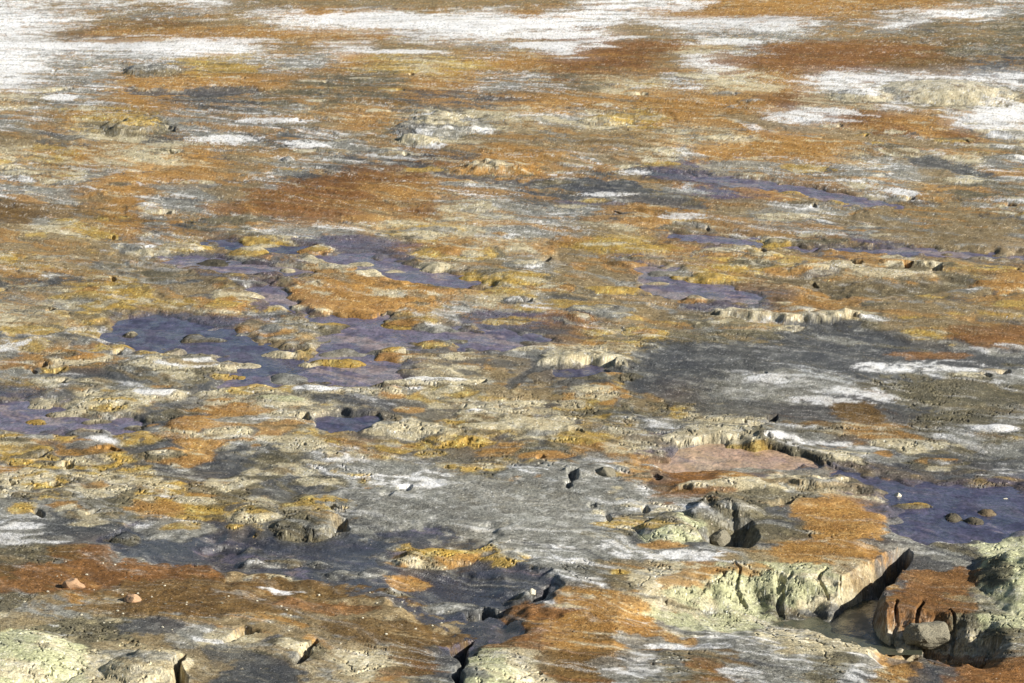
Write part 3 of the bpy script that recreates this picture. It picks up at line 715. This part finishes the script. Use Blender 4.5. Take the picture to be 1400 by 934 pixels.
def quads_of(mask):          # mask over cells (Rn-1, Cn-1)
    r, c = np.nonzero(mask)
    return np.stack([idx[r, c], idx[r, c + 1], idx[r + 1, c + 1], idx[r + 1, c]], 1)
RGBA = np.concatenate([col, rough[..., None]], -1)
# which cells belong to which mound (later mounds win)
owner = np.full((Rn - 1, Cn - 1), -1, int)
crest = np.zeros((Rn - 1, Cn - 1), bool)
for i, (sl, m, cm) in enumerate(mound_regions):
    full = m[:-1, :-1] & m[1:, :-1] & m[:-1, 1:] & m[1:, 1:]
    rs, cs = sl; blk = owner[rs.start:rs.start + full.shape[0], cs.start:cs.start + full.shape[1]]
    zz = Z[rs, cs][:full.shape[0], :full.shape[1]]
    sel = full & ((zz > WLEV) | (M[i][7] == 'mud_mound')); blk[sel] = i
    cb = crest[rs.start:rs.start + full.shape[0], cs.start:cs.start + full.shape[1]]
    cb[sel] = cm[:full.shape[0], :full.shape[1]][sel]
GZ = Z.copy()
def submesh(mask, z, rgba):
    q = quads_of(mask); u, inv = np.unique(q, return_inverse=True)
    co = np.stack([X.ravel()[u], Y.ravel()[u], z.ravel()[u]], 1)
    return co, inv.reshape(-1, 4), rgba.reshape(-1, 4)[u]
for i, mm in enumerate(M):
    mask = owner == i
    if mask.sum() < 12: print('small mound', i, mask.sum()); continue
    cr = mask & crest
    if cr.sum() < 10 or (mask & ~crest).sum() < 10: cr = np.zeros_like(cr)
    root = None
    for part in ((mask & ~cr), cr):
        if not part.any(): continue
        co, q, rg = submesh(part, Z, RGBA)
        # skirt going into the ground
        e = np.concatenate([q[:, [0, 1]], q[:, [1, 2]], q[:, [2, 3]], q[:, [3, 0]]])
        key = np.sort(e, 1); k = key[:, 0].astype(np.int64) * 10000000 + key[:, 1]
        uu, first, cnt = np.unique(k, return_index=True, return_counts=True)
        be = e[first[cnt == 1]]
        bv, binv = np.unique(be, return_inverse=True); binv = binv.reshape(-1, 2)
        low = co[bv].copy(); low[:, 2] -= 0.12
        sk = np.stack([be[:, 1], be[:, 0], len(co) + binv[:, 0], len(co) + binv[:, 1]], 1)
        co = np.concatenate([co, low]); rg = np.concatenate([rg, rg[bv]]); q = np.concatenate([q, sk])
        if root is None:
            base = np.array([co[:, 0].mean(), co[:, 1].mean(), 0.0])
            grp = 'mud humps in the dark foreground mud' if mm[7] == 'mud_mound' else 'mineral mounds on the geothermal flat'
            if not cr.any():
                root = make_mesh(mm[7], co - base, q, rg, MG, mm[8], 'mound', None, grp); root.location = base
                continue
            root = bpy.data.objects.new(mm[7], None); scene.collection.objects.link(root); root.location = base; root.empty_display_size = .2
            root['label'] = mm[8]; root['category'] = 'mound'; root['group'] = grp
            ch = make_mesh('flank', co - base, q, rg, MG); ch.parent = root
        else:
            ch = make_mesh('crest', co - base, q, rg, MG); ch.parent = root
    # the ground passes underneath
    inner = np.zeros((Rn, Cn), bool)
    inner[1:-1, 1:-1] = mask[:-1, :-1] & mask[1:, :-1] & mask[:-1, 1:] & mask[1:, 1:]
    GZ[inner] -= 0.10
allq = quads_of(np.ones((Rn - 1, Cn - 1), bool))
make_mesh('ground', np.stack([X.ravel(), Y.ravel(), GZ.ravel()], 1), allq, RGBA.reshape(-1, 4), MG, 'ochre, rust, grey and white crusted geothermal ground', None, 'structure')

# ------------------------------------------------------------------ water sheets
fl = fbm(SX * 3, SY * 1.8, 6, 33, .7); fl2 = ridged(SX * 2.2, SY * 1.6, 5, 34)
WL = {'stream': 'shallow violet water', 'puddle': 'small puddle'}
for k, (name, c, sl, d) in enumerate(wmasks):
    m = d > -0.22
    full = np.zeros((Rn - 1, Cn - 1), bool)
    f = m[:-1, :-1] & m[1:, :-1] & m[:-1, 1:] & m[1:, 1:]
    full[sl[0].start:sl[0].start + f.shape[0], sl[1].start:sl[1].start + f.shape[1]] = f
    base = {'P': (120, 108, 120), 'V': (80, 76, 96), 'O': (184, 156, 122)}[c]
    alt = {'P': (84, 77, 96), 'V': (54, 52, 74), 'O': (174, 142, 118)}[c]
    acc = {'P': (184, 156, 136), 'V': (134, 120, 124), 'O': (104, 92, 120)}[c]
    t = np.clip(.5 + fl, 0, 1)[..., None]; s = sstep(.72, 1.0, fl2 + .1 * hf)[..., None] * (.8 if c != 'O' else .5)
    wc = (lin(base) * (1 - t) + lin(alt) * t) * (1 - s) + lin(acc) * s
    big_t = sstep(.05, .22, fbm(SX * .8 + k, SY * 1.1, 6, 36, .62))[..., None] * (.55 if c == 'P' else .22)
    wc = wc * (1 - big_t) + lin({'P': (160, 140, 126), 'V': (120, 108, 112), 'O': (96, 88, 118)}[c]) * big_t
    wc = wc * 0.92 * (1 + .55 * n3 + .5 * n2 + .3 * (grain - .5))[..., None]
    lev = WLEV + 0.0004 * k
    q = np.concatenate([wc, np.ones(wc.shape[:2])[..., None]], -1)
    co, qq, rg = submesh(full, np.full(X.shape, lev), q)
    make_mesh(name, co, qq, rg, MW, None, None, 'structure')
# pool below the green bank
gx, gy = to_ground([1035, 1175], [858, 858], -0.36)
sl = block(gx[0] - .6, gx[1] + .55, to_ground(1100, 900, -.36)[1], to_ground(1100, 826, -.36)[1])
full = np.zeros((Rn - 1, Cn - 1), bool); full[sl] = True
wc = np.broadcast_to(lin((92, 94, 76)) * .55, X.shape + (3,)); q = np.concatenate([wc, np.ones(X.shape)[..., None]], -1)
co, qq, rg = submesh(full, np.full(X.shape, -0.325), q)
make_mesh('puddle', co, qq, rg, MW, None, None, 'structure')

# ------------------------------------------------------------------ loose stones
def mat_stone(name, c0, c1):
    m = bpy.data.materials.new(name); m.use_nodes = True; n = m.node_tree; b = n.nodes['Principled BSDF']; L = n.links.new
    tc_ = n.nodes.new('ShaderNodeTexCoord'); t = n.nodes.new('ShaderNodeTexNoise'); t.inputs['Scale'].default_value = 18; t.inputs['Detail'].default_value = 6
    L(tc_.outputs['Object'], t.inputs['Vector'])
    r = n.nodes.new('ShaderNodeValToRGB'); r.color_ramp.elements[0].position = .35; r.color_ramp.elements[1].position = .65
    r.color_ramp.elements[0].color = (*lin(c0), 1); r.color_ramp.elements[1].color = (*lin(c1), 1)
    L(t.outputs[0], r.inputs[0]); L(r.outputs[0], b.inputs['Base Color']); b.inputs['Roughness'].default_value = .9
    bp = n.nodes.new('ShaderNodeBump'); bp.inputs['Distance'].default_value = .01; bp.inputs['Strength'].default_value = .8
    L(t.outputs[0], bp.inputs['Height']); L(bp.outputs[0], b.inputs['Normal']); return m
import bmesh
from mathutils import noise as mn
def rock_mesh(name, seed, sub, mat, ang=.35):
    bm = bmesh.new(); bmesh.ops.create_icosphere(bm, subdivisions=sub, radius=1)
    off = Vector((seed * 7.3, seed * 3.1, seed * 1.7))
    planes = [Vector((rng.randn(), rng.randn(), rng.randn())).normalized() for _ in range(9)]
    for v in bm.verts:
        p = v.co.copy(); s = 1.0
        for pl in planes:
            dd = p.dot(pl)
            if dd > .72: p -= pl * (dd - .72)
        s = 1 + .18 * mn.noise(p * 1.6 + off) + .07 * mn.noise(p * 5 + off)
        v.co = p * s
    me = bpy.data.meshes.new(name); bm.to_mesh(me); bm.free(); me.materials.append(mat)
    return me
def zat(x, y):
    r = min(np.searchsorted(YR, y), Rn - 1); c = min(np.searchsorted(tc, x / max(y, 26)), Cn - 1); return float(Z[r, c])
ms_or = mat_stone('orange_stone', (158,122,90), (186,152,116)); ms_pale = mat_stone('pale_stone', (190,180,150), (225,218,195)); ms_grey = mat_stone('grey_stone', (88,84,70), (140,132,110))
STONES = [ (101,803,.13,.10,ms_or,'pale tan angular stone on the rust-brown slope, left of the orange one'),
 (181,822,.12,.08,ms_or,'orange-tan angular stone on the rust-brown slope at the lower left'),
 (1228,682,.07,.07,ms_pale,'cream knob at the left tip of the slim yellow-edged island'),
 (1372,687,.08,.05,ms_pale,'pale stone standing in the violet-blue pool at the right'),
 (984,745,.20,.15,ms_grey,'big grey-olive boulder lying in the black crater'),
 (1268,880,.26,.20,ms_grey,'rough grey boulder in the hollow below the brown block'),
 (1178,862,.12,.10,ms_grey,'pale grey stone at the mouth of the gorge beside the green pool'),
 (1160,858,.09,.07,ms_pale,'small cream stone left of the grey one at the gorge mouth'),
 (728,811,.05,.05,ms_pale,'small white stone beside the olive-grey mud hump'),
 (827,648,.16,.08,ms_grey,'smooth grey rock above the grey salt flat'),
]
def on_ground(px, py):       # the first ground point met by the sight line through a surveyed point
    for zt in np.arange(.6, -.8, -.01):
        x, y = to_ground(px, py, zt)
        if zat(float(x), float(y)) >= zt: break
    return float(x), float(y), zat(float(x), float(y))
for i, (px, py, rx, rz, mt, lab) in enumerate(STONES):
    x, y, zz = on_ground(px, py)
    nm = 'boulder' if rx > .25 else 'stone'
    o = bpy.data.objects.new(nm, rock_mesh(nm, i + 1, 4 if rx > .25 else 3, mt)); scene.collection.objects.link(o)
    o.location = (x, y, zz + rz * .15); o.scale = (rx, rx * .9, rz); o.rotation_euler = (0, 0, i * 1.3)
    o['label'] = lab; o['category'] = 'boulder' if rx > .25 else 'stone'
peb = [rock_mesh('pebble', 30 + i, 2, (ms_pale, ms_pale, ms_grey)[i % 3]) for i in range(6)]
n = 0
for tries in range(400):
    if n >= 90: break
    px = rng.uniform(10, 620); py = rng.uniform(765, 900)
    if py < 800 and px > 280: continue
    x, y = to_ground(px, py); x, y = float(x), float(y); s = rng.uniform(.008, .018)
    o = bpy.data.objects.new('pebble', peb[n % 6]); scene.collection.objects.link(o)
    o.location = (x, y, zat(x, y) + s * .3); o.scale = (s * 1.2, s, s * .7); o.rotation_euler = (0, 0, rng.uniform(0, 6))
    o['label'] = 'tiny pebble strewn on the rust-brown slope at the lower left'; o['category'] = 'pebble'; o['group'] = 'pebbles on the rust-brown slope'
    n += 1
